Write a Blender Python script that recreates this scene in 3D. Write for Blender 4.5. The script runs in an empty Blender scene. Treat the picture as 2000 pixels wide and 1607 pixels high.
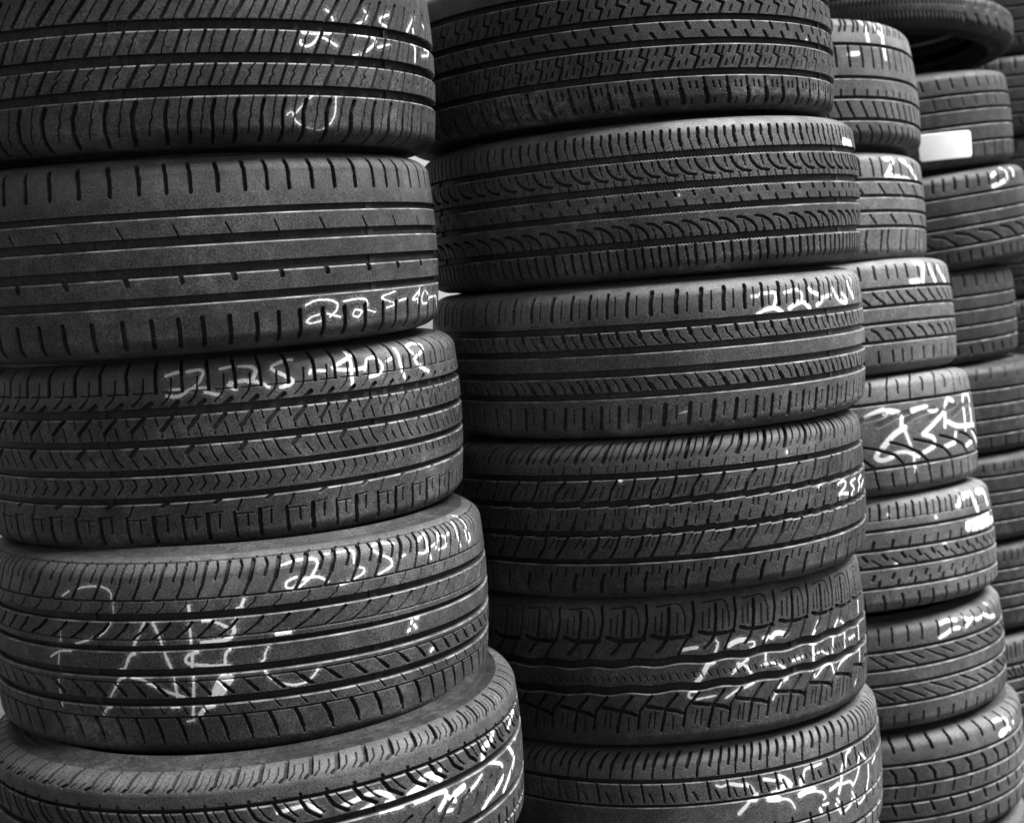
import bpy, math, random
import numpy as np
from mathutils import Matrix, Vector

# ------------------------------------------------------------------ camera
C = bpy.context.scene.collection
CAM_F, CAM_PITCH, CAM_ROLL = (2757.59806, 0.064944, -0.095458)
sp, cp = math.sin(CAM_PITCH), math.cos(CAM_PITCH)
sr, cr = math.sin(CAM_ROLL), math.cos(CAM_ROLL)
fwd = Vector((0, cp, -sp)); up0 = Vector((0, sp, cp)); rt0 = Vector((1, 0, 0))
right = rt0 * cr + up0 * sr
up = -rt0 * sr + up0 * cr
GROUND_Z = -1.2                       # the camera is 1.2 m above the yard
cam_d = bpy.data.cameras.new('camera')
cam_d.sensor_width = 36; cam_d.sensor_fit = 'HORIZONTAL'
cam_d.lens = CAM_F / 2000 * 36
cam_d.clip_start = 0.05; cam_d.clip_end = 2000
cam_d.dof.use_dof = True; cam_d.dof.focus_distance = 1.72; cam_d.dof.aperture_fstop = 6.3
cam = bpy.data.objects.new('camera', cam_d); C.objects.link(cam)
cam.matrix_world = Matrix(((right.x, up.x, -fwd.x, 0), (right.y, up.y, -fwd.y, 0), (right.z, up.z, -fwd.z, 0), (0, 0, 0, 1)))
scene = bpy.context.scene
scene.camera = cam

# ------------------------------------------------------------------ sky, sun, exposure
SUN_EL, SUN_AZ = math.radians(55), math.radians(95)   # azimuth from +y towards +x
world = bpy.data.worlds.new('World'); scene.world = world; world.use_nodes = True
nt = world.node_tree; nt.nodes.clear()
sky = nt.nodes.new('ShaderNodeTexSky'); sky.sky_type = 'NISHITA'; sky.sun_disc = False
sky.sun_elevation = SUN_EL; sky.sun_rotation = SUN_AZ
bw = nt.nodes.new('ShaderNodeRGBToBW'); bg = nt.nodes.new('ShaderNodeBackground'); wo = nt.nodes.new('ShaderNodeOutputWorld')
bg.inputs['Strength'].default_value = 0.052
nt.links.new(sky.outputs[0], bw.inputs[0]); nt.links.new(bw.outputs[0], bg.inputs[0]); nt.links.new(bg.outputs[0], wo.inputs[0])
sd = bpy.data.lights.new('sun', 'SUN'); sd.energy = 4.2; sd.angle = math.radians(32); sd.color = (1, 1, 1)
so = bpy.data.objects.new('sun', sd); C.objects.link(so)
tosun = Vector((math.sin(SUN_AZ) * math.cos(SUN_EL), math.cos(SUN_AZ) * math.cos(SUN_EL), math.sin(SUN_EL)))
so.rotation_euler = tosun.to_track_quat('Z', 'Y').to_euler()
scene.view_settings.view_transform = 'Standard'; scene.view_settings.look = 'None'
scene.view_settings.exposure = 1.6; scene.view_settings.gamma = 1
scene.view_settings.use_curve_mapping = False
scene.cycles.max_bounces = 6

# ------------------------------------------------------------------ measured tyres
# c centre (m), n tilt, R radius (mm), up/dn half width (mm), P tread pitch, m pitch marks, g grooves, f fine lines,
# st slots (period in pitches, width, depth, [(pitch, offset mm)...]), ch chalk strokes (width, [(arc mm, offset mm)...])
T = {
 'A': dict(c=[-0.3751,1.8013,0.3377], n=[0.0354,-0.0507], R=318.8, up=110.5, dn=110.5, P=29.5, m=[-89.0,-53.4,-18.4,10.6,45.6,70.1,94.6,118.5,148.0,171.9,196.4,225.9,260.4,295.4,324.9,355.5,378.9], g=[[11.9,23.1],[-22.8,-12.0],[-56.2,-46.3]], f=[], st=[[1,3,6,[[0.385,-23.7],[0.0,-46.2]]],[1,1.2,3,[[0.923,-23.2],[0.673,-31.2],[0.712,-34.7],[0.558,-39.2],[0.481,-44.7]]],[1,3,6,[[0.048,10.8],[-0.365,-12.7]]],[1,1.2,3,[[0.46,10.8],[0.286,2.8],[0.286,-0.2],[0.159,-7.7],[0.127,-11.7]]],[1,4.2,6,[[0.212,-61.2],[0.058,-73.2],[0.038,-86.2],[0.058,-99.7],[0.019,-114.7]]],[1,1.2,3,[[0.808,-56.2],[0.731,-62.7],[0.635,-72.2],[0.654,-76.7],[0.558,-82.7],[0.519,-96.2]]],[1,1.2,2,[[0.288,-56.2],[0.212,-61.2]]],[1,3.4,6,[[0.885,51.3],[0.519,34.8],[0.25,24.3]]],[1,1.2,3,[[0.27,48.3],[-0.038,34.3],[-0.269,22.8]]]], ch=[[2.8,[[235.3,35.3],[240.9,31.8],[243.1,24.8]]],[2.8,[[291.5,39.8],[296.0,35.3],[289.8,27.3],[278.7,23.8]]],[2.8,[[336.0,39.3],[316.6,33.3],[318.2,27.3],[331.0,24.8]]],[2.8,[[375.5,24.3],[387.2,34.8],[401.1,44.8]]],[2.8,[[392.8,40.8],[393.3,24.8]]],[2.8,[[431.7,39.3],[435.1,36.8]]],[2.8,[[201.9,9.3],[223.1,8.8],[238.7,10.8]]],[2.8,[[223.1,5.3],[229.2,5.3],[245.3,-2.2]]],[2.8,[[199.7,1.8],[198.1,-2.2],[206.4,-5.2],[215.3,-1.2],[221.4,6.3]]],[2.8,[[272.6,11.8],[303.2,11.3],[307.7,6.8],[296.0,-1.7],[280.4,-10.2]]],[2.8,[[267.6,-11.7],[276.5,-9.7]]],[2.8,[[309.9,0.3],[332.7,5.8]]],[2.8,[[379.4,12.8],[396.1,10.8],[392.2,-8.7]]],[2.8,[[429.5,10.3],[454.0,10.8],[445.1,4.3],[415.6,0.8]]],[1.7,[[178.0,-77.2],[184.1,-72.7],[187.5,-83.7],[197.5,-89.7],[218.6,-94.2],[231.4,-88.2],[239.8,-75.7],[240.9,-57.2]]],[1.7,[[188.0,-76.2],[196.4,-67.7],[204.2,-61.2],[209.7,-57.2]]]]),
 'B': dict(c=[-0.3911,1.8202,0.1166], n=[0.0307,-0.0495], R=315.7, up=110.5, dn=109.0, P=29.8, m=[-110.8,-81.0,-46.8,-12.7,18.7,47.4,72.7,101.9,131.7,156.5,181.8,211.0,240.8,271.6,302.5,327.3,353.7,385.1,417.7], g=[[41.7,48.9],[11.2,21.4],[-20.6,-10.0],[-51.1,-41.8]], f=[], st=[[1,4.2,5,[[0.0,67.4],[0.019,83.9],[-0.035,100.4]]],[2,1.4,3,[[1.158,32.9],[1.333,21.9]]],[2,6,4,[[1.263,-18.6],[1.316,-26.6]]],[1,4.6,5,[[0.016,-67.1],[0.032,-81.1],[0.016,-100.6]]]], ch=[[2.4,[[190.1,-61.6],[202.8,-56.6],[223.2,-58.1],[232.5,-63.1],[229.8,-70.6],[220.4,-77.1]]],[2.4,[[208.3,-80.6],[195.1,-82.6],[189.0,-79.6],[196.7,-75.1],[206.6,-73.1]]],[2.4,[[217.1,-73.1],[234.7,-78.1]]],[2.4,[[240.2,-61.1],[258.4,-59.1],[274.4,-60.6],[276.6,-68.1],[272.2,-72.1],[288.7,-76.6]]],[2.4,[[266.1,-73.1],[256.2,-71.1],[251.8,-78.1],[261.7,-80.6],[267.2,-74.6]]],[2.4,[[326.7,-55.1],[301.4,-59.1],[300.3,-62.1],[324.0,-68.1],[326.7,-70.6],[309.7,-73.1]]],[2.4,[[335.0,-66.6],[349.9,-65.1]]],[2.4,[[385.1,-57.6],[363.1,-67.6],[381.3,-67.1]]],[2.4,[[387.4,-54.6],[381.3,-71.6]]],[2.4,[[402.2,-58.6],[393.4,-66.1],[395.6,-74.1],[418.2,-73.6],[423.7,-66.1],[405.0,-57.6]]],[2.4,[[423.7,-67.6],[463.4,-66.1],[471.7,-79.6]]]]),
 'C': dict(c=[-0.378,1.8641,-0.1014], n=[0.0339,-0.0441], R=312.4, up=109.0, dn=112.0, P=31.4, m=[-211.6,-179.4,-144.0,-107.4,-75.2,-43.1,-9.3,19.6,48.5,78.0,106.3,138.0,170.1,195.2,225.2,256.3,283.5], g=[[44.8,54.2],[11.4,19.8],[-20.6,-12.9],[-51.6,-44.3]], f=[], st=[[1,4,5,[[0.453,43.8],[0.0,28.8]]],[1,1.6,3,[[0.0,28.8],[0.019,22.3]]],[1,1.3,3,[[0.823,43.8],[0.887,35.3]]],[1,1.4,3,[[0.396,34.8],[0.509,21.3]]],[1,3.6,5,[[0.855,121.3],[0.919,86.8],[0.919,71.8]]],[1,1.6,3,[[0.509,86.8],[0.472,71.8],[0.358,65.3],[0.094,57.8]]],[1,1.2,2,[[0.161,71.3],[0.952,71.3]]],[1,4.5,4,[[0.717,59.8],[0.453,53.8]]],[2,4.5,4,[[1.129,10.8],[0.881,2.3]]],[2,1.4,3,[[0.898,0.8],[1.113,-9.7]]],[2,1.4,3,[[1.355,2.3],[1.581,-8.2]]],[2,1.4,3,[[1.758,11.3],[1.903,-0.2],[2.057,-8.2]]],[2,1.4,3,[[0.208,11.3],[0.377,-1.2],[0.585,-9.2]]],[0.5,1.4,3,[[0.419,-23.7],[0.516,-31.2],[0.274,-40.2]]],[2,4,3,[[0.017,-51.2],[-0.22,-55.2]]],[2,1.5,3,[[0.797,-53.2],[0.593,-66.2]]],[2,3.4,4,[[0.492,-67.7],[0.508,-83.7],[0.542,-98.7]]],[2,4.6,5,[[1.468,-67.2],[1.452,-82.2],[1.5,-100.7]]],[2,1.2,2,[[1.468,-66.7],[2.0,-65.2]]],[2,1.2,2,[[0.525,-69.7],[1.21,-69.7]]],[2,1.8,3,[[0.983,-71.2],[0.983,-84.2]]],[2,1.8,3,[[1.919,-68.2],[1.887,-84.2]]]], ch=[[3,[[-0.0,89.3],[16.9,94.3]]],[3,[[23.4,92.8],[38.2,94.8],[42.0,90.8],[37.1,80.8],[25.6,71.8]]],[3,[[4.4,73.3],[14.2,73.3]]],[3,[[-0.0,67.3],[12.5,65.3],[24.0,72.3],[32.7,75.8]]],[3,[[32.7,74.3],[43.6,72.8]]],[3,[[42.0,68.8],[56.7,64.8]]],[3,[[60.0,93.3],[75.8,95.8]]],[3,[[76.3,77.8],[66.0,74.8],[74.2,69.3]]],[3.4,[[81.2,94.8],[94.9,93.8],[100.3,88.3],[94.3,77.8],[90.0,76.8]]],[3.4,[[69.8,72.3],[75.8,69.8]]],[3.4,[[70.3,76.8],[85.6,78.8],[103.6,74.8],[112.3,68.8]]],[3.4,[[142.9,98.3],[133.6,98.3],[114.0,90.3],[130.9,80.3],[141.2,73.8],[137.4,69.3],[126.0,67.3]]],[3.4,[[161.4,79.8],[163.0,82.8]]],[3.4,[[168.5,82.3],[180.5,80.8]]],[3.4,[[213.8,102.3],[215.9,87.3],[214.3,60.3]]],[3.4,[[221.9,96.3],[196.3,85.8]]],[3.4,[[189.8,83.8],[193.0,80.8],[220.3,77.8],[232.3,79.3]]],[3.4,[[234.5,77.3],[238.3,88.3],[251.9,90.3],[262.3,79.3],[258.5,70.3],[241.0,67.8]]],[3.4,[[269.9,83.8],[279.7,85.8]]],[3.4,[[290.6,97.8],[292.3,76.3],[297.2,61.3]]],[3.4,[[320.1,88.3],[310.8,97.8],[333.2,103.3],[349.5,98.3],[342.4,88.8],[321.2,82.3],[322.8,76.8],[341.9,66.8],[352.8,62.3],[330.4,71.3]]]]),
 'D': dict(c=[-0.3659,1.8171,-0.3254], n=[0.0419,-0.0184], R=313.2, up=112.0, dn=116, P=26.8, m=[-212.1,-174.4,-144.9,-115.4,-88.6,-66.2,-42.6,-16.4,6.0,29.5,55.8,83.6,112.6,146.5,178.8,208.8,238.9,267.9,291.4,313.8,336.2,359.7], g=[[63.6,66.0],[42.6,51.1],[9.9,16.0],[-18.4,-10.2],[-51.8,-42.6],[-65.8,-63.4]], f=[107.8,22.3,-24.4], st=[[1,2.6,5,[[0.0,65.3],[0.286,80.3]]],[1,4,5,[[0.286,80.3],[0.449,94.8],[0.531,105.8]]],[1,2,3,[[0.531,105.8],[0.673,109.3]]],[1,2.4,4,[[0.878,84.3],[1.049,96.8],[1.0,106.3]]],[1,1.2,2.5,[[0.49,62.3],[0.388,56.3],[0.143,51.3]]],[1,3,4,[[0.707,39.8],[0.439,32.3]]],[1,2.2,4,[[0.439,32.3],[-0.082,22.8]]],[1,1.6,4,[[0.763,-24.7],[0.983,-30.2]]],[1,3.4,4,[[0.983,-30.2],[1.327,-39.7]]],[1,1.2,2.5,[[0.932,-51.7],[1.164,-61.2]]],[1,3.6,5,[[0.712,-66.2],[0.881,-77.2],[0.966,-86.7]]],[1,1.6,3,[[0.966,-86.7],[1.018,-94.2]]]], ch=[[2.8,[[100.0,93.3],[119.2,97.8],[140.0,96.3],[140.5,89.3],[132.3,76.8],[115.9,66.8]]],[2.8,[[115.4,78.8],[103.9,75.3],[102.2,68.8],[110.4,66.8],[121.9,76.3],[139.4,76.8],[150.9,69.3]]],[2.8,[[152.0,100.3],[155.8,99.8]]],[2.8,[[161.3,99.8],[187.0,100.8],[183.7,84.8]]],[2.8,[[185.9,80.3],[197.4,77.3],[194.6,71.3],[180.4,67.3]]],[2.8,[[165.1,63.8],[178.8,65.8]]],[2.8,[[242.7,98.8],[222.0,103.3],[207.7,99.3],[215.9,90.8],[234.0,81.8],[235.1,73.3],[214.9,67.8]]],[2.8,[[245.5,80.8],[255.3,82.8]]],[2.8,[[296.9,101.3],[279.9,95.8],[273.4,80.8],[293.6,78.8],[294.1,99.8]]],[2.8,[[294.7,84.3],[298.0,70.8]]],[2.8,[[295.8,82.3],[317.1,89.3]]],[2.8,[[320.4,98.3],[309.4,81.3]]],[2.8,[[320.4,94.3],[332.9,90.3],[331.8,79.3],[314.9,78.8]]],[2.8,[[344.4,93.8],[331.3,90.3]]],[2.8,[[368.5,105.8],[360.3,92.8],[367.4,72.8]]],[2.8,[[390.9,114.3],[396.4,109.8]]],[2.8,[[394.2,103.3],[392.5,90.8],[402.9,75.8],[389.8,72.3],[386.0,90.3]]],[2.1,[[-158.0,68.8],[-148.2,74.3]]],[2.1,[[-137.8,76.8],[-124.1,80.3],[-110.4,80.8]]],[2.1,[[-104.4,80.8],[-95.1,77.8],[-90.8,72.3],[-91.3,67.3]]],[2.1,[[-89.1,61.8],[-89.1,51.3]]],[2.1,[[-93.5,40.3],[-100.0,32.3],[-108.2,26.3]]],[2.1,[[-109.9,27.8],[-126.8,20.3],[-140.5,16.8]]],[2.1,[[-181.0,-0.7],[-167.3,6.8],[-148.7,8.3]]],[2.1,[[-171.1,-52.7],[-170.6,-58.2]]],[2.1,[[-13.7,-69.2],[-5.5,-67.7]]],[2.1,[[-29.5,-53.2],[-21.3,-52.7]]],[1.4,[[-162.4,30.3],[-163.5,18.3]]],[1.4,[[-166.7,5.3],[-169.5,-8.7]]],[1.4,[[-171.1,-24.2],[-171.7,-32.7],[-171.1,-41.2]]],[3.2,[[-53.6,40.3],[-61.2,26.8],[-66.7,16.8]]],[3.2,[[-43.2,40.3],[-37.7,27.8],[-34.4,16.3]]],[3.2,[[-66.2,7.3],[-71.6,6.8],[-75.4,-0.2],[-79.8,-9.7],[-84.2,-9.2]]],[3.2,[[-32.3,7.3],[-29.0,-1.7],[-26.2,-9.2]]],[3.2,[[-79.8,-18.2],[-86.9,-20.2],[-93.5,-30.7],[-100.6,-41.2]]],[3.2,[[-73.3,-18.2],[-61.2,-20.2],[-51.9,-25.7],[-35.5,-34.2],[-14.8,-41.2]]],[3.2,[[-24.1,-19.7],[-23.0,-30.7],[-21.9,-41.2]]],[3.2,[[-101.1,-52.7],[-107.2,-54.2],[-111.5,-61.2]]],[3.2,[[-2.7,57.8],[-2.7,50.8]]],[3.2,[[-3.8,38.8],[-2.7,26.8],[-2.7,16.8]]],[3.2,[[11.5,40.8],[23.0,40.3],[38.3,31.3]]],[3.2,[[3.8,7.3],[-5.5,5.8],[-10.4,0.8],[-8.7,-4.2],[1.6,-6.7],[36.6,-9.7]]],[3.2,[[-2.2,5.8],[-3.3,-8.2]]],[3.2,[[38.3,7.8],[33.3,4.3],[31.7,-8.2]]],[3.2,[[-2.7,-19.2],[-4.4,-41.2]]],[3.2,[[-5.5,-52.2],[-6.6,-61.7]]],[3.2,[[56.9,60.8],[53.0,53.3]]],[3.2,[[48.7,51.8],[54.7,52.3]]],[4.5,[[9.3,17.3],[24.1,17.8],[38.8,19.3],[44.8,27.3],[42.6,35.3],[48.1,40.3]]],[4.5,[[16.4,-52.7],[7.1,-54.7],[1.1,-62.2]]],[8,[[29.5,-20.7],[24.6,-27.7],[18.6,-39.7]]],[8,[[36.1,-23.2],[25.7,-38.7]]],[2,[[79.3,6.8],[74.9,-0.2],[73.8,-7.7],[70.5,-8.2]]],[2,[[118.6,-37.7],[127.4,-31.2],[133.4,-23.7]]],[2.8,[[74.4,-19.7],[77.1,-26.2],[90.2,-35.2],[105.0,-39.7],[118.6,-37.7]]],[4,[[88.6,19.3],[103.9,19.8]]],[4,[[285.4,-35.7],[288.7,-33.7]]],[4,[[249.3,-4.2],[252.0,-2.7]]],[4,[[259.1,0.3],[261.9,-2.7]]],[4,[[262.4,8.3],[265.7,8.3]]],[4,[[254.8,4.3],[255.9,5.8]]]]),
 'E': dict(c=[-0.3527,1.7584,-0.5199], n=[0.0201,-0.0387], R=326.2, up=97, dn=97.2, P=27.0, m=[-201.0,-167.4,-134.9,-111.6,-90.0,-60.9,-38.1,-15.4,7.4,28.5,54.1,82.0,108.7,138.4,171.4,203.8,235.7,266.5,293.8,323.4,343.3,367.2,390.0], g=[[56.4,61.0],[23.8,32.3],[-32,-23.5],[-61,-56.5]], f=[], st=[[1,4,5,[[0.276,115.7],[0.121,93.7],[0.017,82.7]]],[1,2.5,4,[[0.017,82.7],[-0.231,78.2]]],[1,3,3,[[0.207,116.2],[0.379,112.7]]],[1,1.1,2,[[0.431,95.2],[0.345,84.7],[0.121,78.7]]],[1,1.1,2,[[0.793,95.7],[0.724,86.2],[0.517,78.7]]],[1,3.6,5,[[0.483,56.2],[0.707,44.7],[1.175,35.2]]],[1,1.5,3,[[0.845,56.2],[1.105,45.7],[1.333,39.7]]],[1,3,3,[[0.5,62.7],[0.569,58.2]]],[1,3.6,5,[[-0.3,-12],[0.05,2],[0.45,8]]],[1,4.5,5,[[0,-45],[0.12,-62],[0.15,-100]]],[1,1.4,3,[[0.5,-55],[0.55,-80]]]], ch=[[4,[[70.6,47.7],[83.7,49.2],[95.7,50.2]]],[4,[[158.9,31.7],[173.7,35.2]]],[4,[[353.6,25.2],[380.9,13.7],[383.8,9.2]]],[4,[[180.5,23.7],[207.8,22.7]]],[4,[[265.3,-1.8],[276.1,-3.3]]],[4,[[301.2,6.2],[320.0,11.2],[333.1,17.7]]],[4,[[438.4,23.7],[448.7,27.2]]],[5.5,[[100.8,50.7],[113.9,40.7]]],[5.5,[[137.8,40.7],[150.3,43.7],[168.5,46.7],[183.3,45.7],[195.3,37.2],[198.1,31.7],[188.5,32.2]]],[5.5,[[263.0,46.2],[263.6,45.2]]],[5.5,[[224.3,22.2],[268.2,22.7],[269.3,14.2],[257.4,3.7]]],[5.5,[[271.6,13.2],[281.8,5.2]]],[5.5,[[330.2,-22.3],[343.3,-15.8],[360.4,-12.3],[376.3,-6.3],[385.5,-3.3]]],[5.5,[[382.6,-20.8],[408.8,-6.8],[429.9,2.7],[420.2,13.2],[403.7,29.2]]],[5.5,[[414.5,44.2],[430.4,50.7],[449.8,54.7]]],[8,[[218.1,32.2],[231.7,37.2],[236.9,34.2]]],[8,[[234.6,42.7],[246.5,46.7],[261.9,37.2]]],[8,[[338.8,33.7],[342.2,47.2],[362.1,47.2],[368.4,54.7]]],[8,[[282.4,12.7],[297.2,15.7]]]]),
 'F': dict(c=[0.1988,2.1464,0.3524], n=[0.0097,-0.0151], R=323.0, up=104.6, dn=104.6, P=29.6, m=[-257.7,-231.2,-205.8,-181.0,-157.9,-128.0,-100.4,-71.6,-48.5,-23.1,7.9,42.3,76.7,110.5,143.2,172.5,206.4,238.5,272.9], g=[[51.2,59.7],[10.7,19.1],[-19.1,-10.8],[-58.8,-50.2]], f=[], st=[[1,2.8,5,[[0.049,-22.2],[-0.066,-31.2]]],[1,1.8,4,[[0.934,-31.2],[1.23,-35.7]]],[1,2.8,5,[[0.23,-35.7],[0.016,-49.2]]],[1,1.6,3,[[0.328,-23.2],[0.213,-33.2]]],[1,1.6,3,[[0.639,-23.2],[0.541,-30.7]]],[1,1.6,3,[[0.459,-39.7],[0.361,-47.2]]],[1,1.6,3,[[0.77,-38.2],[0.672,-45.2]]],[1,3.4,4,[[0.82,8.3],[0.934,0.8]]],[1,3.4,4,[[0.443,-3.2],[0.607,-10.7]]],[1,2.6,5,[[0.321,49.3],[0.151,35.8],[0.472,32.3],[0.245,19.8]]],[1,1.6,3,[[0.774,45.3],[0.623,36.3]]],[1,1.6,3,[[0.849,29.8],[0.717,21.8]]],[1,2.8,4,[[0.393,-61.7],[0.459,-75.7]]],[1,5,6,[[0.459,-75.7],[0.607,-97.2]]],[1,1.8,3,[[0.787,-66.7],[0.836,-74.2]]],[1,1.8,3,[[0.067,-66.2],[0.117,-74.7]]],[1,1.6,3,[[0.885,-88.2],[0.934,-96.7]]]], ch=[[4,[[279.1,-10.2],[279.6,-13.2]]]]),
 'G': dict(c=[0.219,2.147,0.1432], n=[0.0111,-0.0265], R=324.7, up=104.6, dn=102.1, P=26.3, m=[-311.1,-281.0,-254.4,-227.8,-198.9,-171.1,-144.5,-118.4,-94.1,-70.3,-47.0,-25.5,-3.4,19.8,44.8,69.7,94.6,121.8,149.6,177.9,206.8,234.0,260.1], g=[[50.5,59.3],[10.4,20.0],[-19.0,-10.9],[-59.5,-50.4]], f=[], st=[[1,3,4,[[0.0,47.3],[0.068,41.3],[0.295,33.8],[0.614,28.8],[1.0,27.8]]],[1,2.4,3,[[0.636,46.8],[0.636,42.8]]],[1,1.2,2,[[0.614,46.8],[0.727,34.8]]],[1,1.2,2,[[0.341,27.3],[0.409,20.8]]],[1,1.2,2,[[0.841,27.3],[0.886,19.8]]],[1,3,4,[[0.114,-30.2],[0.477,-31.7],[0.864,-37.2],[1.083,-44.2],[1.146,-51.7]]],[1,2.4,3,[[0.523,-46.2],[0.545,-50.7]]],[1,1.2,2,[[0.409,-35.7],[0.5,-43.2]]],[1,3.2,3,[[0.75,7.3],[0.841,2.3]]],[1,3,3,[[0.295,-4.7],[0.386,-10.7]]],[1,4,5,[[0.318,86.8],[0.273,75.3],[0.341,66.3]]],[1,1.3,2,[[0.341,66.3],[0.386,57.8]]],[1,3,4,[[0.818,86.8],[0.773,75.3]]],[1,1.3,2,[[0.773,75.3],[0.955,59.3]]],[1,3.4,5,[[0.705,-61.7],[0.727,-73.2],[0.773,-88.2]]],[1,2.4,4,[[0.205,-62.7],[0.273,-74.2],[0.341,-88.7]]]], ch=[[14,[[330.9,63.8],[368.3,62.3]]],[3,[[20.4,3.8],[20.4,2.3]]]]),
 'H': dict(c=[0.2119,2.1404,-0.061], n=[0.0229,-0.0296], R=321.6, up=102.1, dn=105.3, P=28.1, m=[-257.7,-232.4,-204.3,-174.0,-142.6,-117.3,-93.2,-69.6,-41.5,-7.9,24.7,57.3,88.1,117.3,140.9,171.2,194.8,221.2,247.6,271.7], g=[[39.1,48.0],[9.9,19.0],[-19.0,-9.6],[-47.6,-39.4]], f=[], st=[[1,4.4,5,[[0.0,37.5],[0.052,31.0]]],[1,1.5,3,[[0.052,31.0],[0.259,20.0]]],[1,1.5,3,[[0.5,35.5],[0.586,28.5],[0.828,21.0]]],[1,4.4,5,[[0.309,-30.5],[0.509,-40.0]]],[1,1.5,3,[[0.109,-21.0],[0.309,-30.5]]],[1,1.5,3,[[0.655,-22.5],[0.855,-29.0],[0.964,-37.5]]],[1,4.2,5,[[0.638,89.0],[0.534,73.5],[0.517,58.5]]],[1,1.4,2.5,[[0.018,83.5],[-0.052,59.5]]],[1,4.2,5,[[0.879,-59.0],[0.828,-72.0],[0.759,-87.0]]],[1,1.4,2.5,[[0.327,-61.5],[0.255,-79.0]]]], ch=[[5,[[115.1,72.0],[122.4,72.0]]],[5,[[127.4,74.5],[150.4,75.5],[153.2,70.0],[147.6,57.0]]],[5,[[167.8,73.5],[175.1,74.5]]],[5,[[178.5,75.0],[192.0,76.5],[199.3,68.5],[196.5,62.5],[184.7,57.5]]],[6,[[121.3,48.5],[133.0,53.5],[147.6,55.5],[160.0,48.5]]],[6,[[172.9,52.0],[184.7,57.5],[199.8,59.5],[211.1,50.0]]],[6,[[212.2,76.5],[218.4,71.5],[234.6,66.0],[240.8,58.0],[226.8,53.0]]],[6,[[244.2,62.5],[261.6,64.5]]],[6,[[270.0,73.0],[273.9,64.0],[288.5,53.5],[307.1,51.0],[308.7,57.0],[295.3,64.0]]],[6,[[317.7,80.5],[326.1,67.5],[337.4,55.5],[342.4,66.5],[341.3,83.0]]],[1.6,[[5.6,-71.5],[16.3,-69.0]]]]),
 'I': dict(c=[0.1954,2.1378,-0.2717], n=[0.0197,-0.0081], R=321.5, up=105.3, dn=112.2, P=35.3, m=[-230.0,-194.1,-159.9,-121.2,-82.5,-57.8,-29.2,-3.9,25.2,54.4,99.3,136.9,172.2,210.4], g=[[52.6,61.0],[17.0,25.5],[-21.8,-13.3],[-58.3,-51.0]], f=[], st=[[2,3.2,5,[[1.387,51.2],[1.212,36.7],[1.0,24.2]]],[2,3.6,5,[[0.478,50.7],[0.119,37.2],[0.0,25.7]]],[1,1.3,2.5,[[0.575,41.2],[0.338,28.7]]],[1,1.3,2.5,[[0.838,44.2],[0.662,28.7]]],[1,1.4,3,[[0.85,9.7],[0.7,-6.3]]],[1,4.4,5,[[0.675,-7.8],[0.588,-17.8]]],[1,1.2,2.5,[[0.312,14.7],[0.263,5.7]]],[1,1.2,2.5,[[0.15,-1.8],[0.075,-10.8]]],[1,1.2,2.5,[[0.512,14.2],[0.462,4.7]]],[2,3.2,5,[[0.442,-22.3],[0.212,-35.3],[-0.115,-51.3]]],[2,3.6,5,[[1.562,-23.8],[1.425,-36.8],[1.125,-49.3]]],[1,1.3,2.5,[[0.904,-25.3],[0.654,-37.3]]],[1,1.3,2.5,[[0.112,-24.8],[-0.077,-37.3]]],[1,4.4,6,[[0.507,124.7],[0.015,89.2],[-0.15,75.7]]],[1,1.6,3,[[0.642,110.7],[0.269,83.2],[0.119,76.2]]],[1,1.6,3,[[0.985,109.2],[0.687,86.2],[0.493,77.7]]],[1,1.4,2,[[0.478,70.2],[0.403,61.7]]],[1,1.4,2,[[0.06,69.2],[-0.012,62.7]]],[1,3.8,5,[[0.65,-71.8],[0.525,-83.3],[0.475,-98.8]]],[1,1.4,3,[[0.95,-62.8],[0.863,-74.3]]],[1,1.4,3,[[0.287,-63.8],[0.212,-74.3]]]], ch=[[4,[[272.1,10.7],[285.0,14.2],[295.7,10.2],[290.1,3.2],[272.1,-3.8],[269.9,-9.8]]],[4,[[272.1,-2.3],[300.7,-6.3]]],[4,[[331.0,10.2],[306.9,8.7],[326.0,-2.3],[313.1,-9.3]]],[4,[[364.7,10.2],[345.1,6.2],[352.9,-1.3],[338.9,-10.8]]],[4,[[381.0,1.2],[360.2,-5.8]]],[3,[[221.1,13.7],[231.2,17.2]]],[5,[[170.6,67.7],[171.7,66.7]]],[5,[[-66.8,51.7],[-65.1,51.2]]]]),
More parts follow.
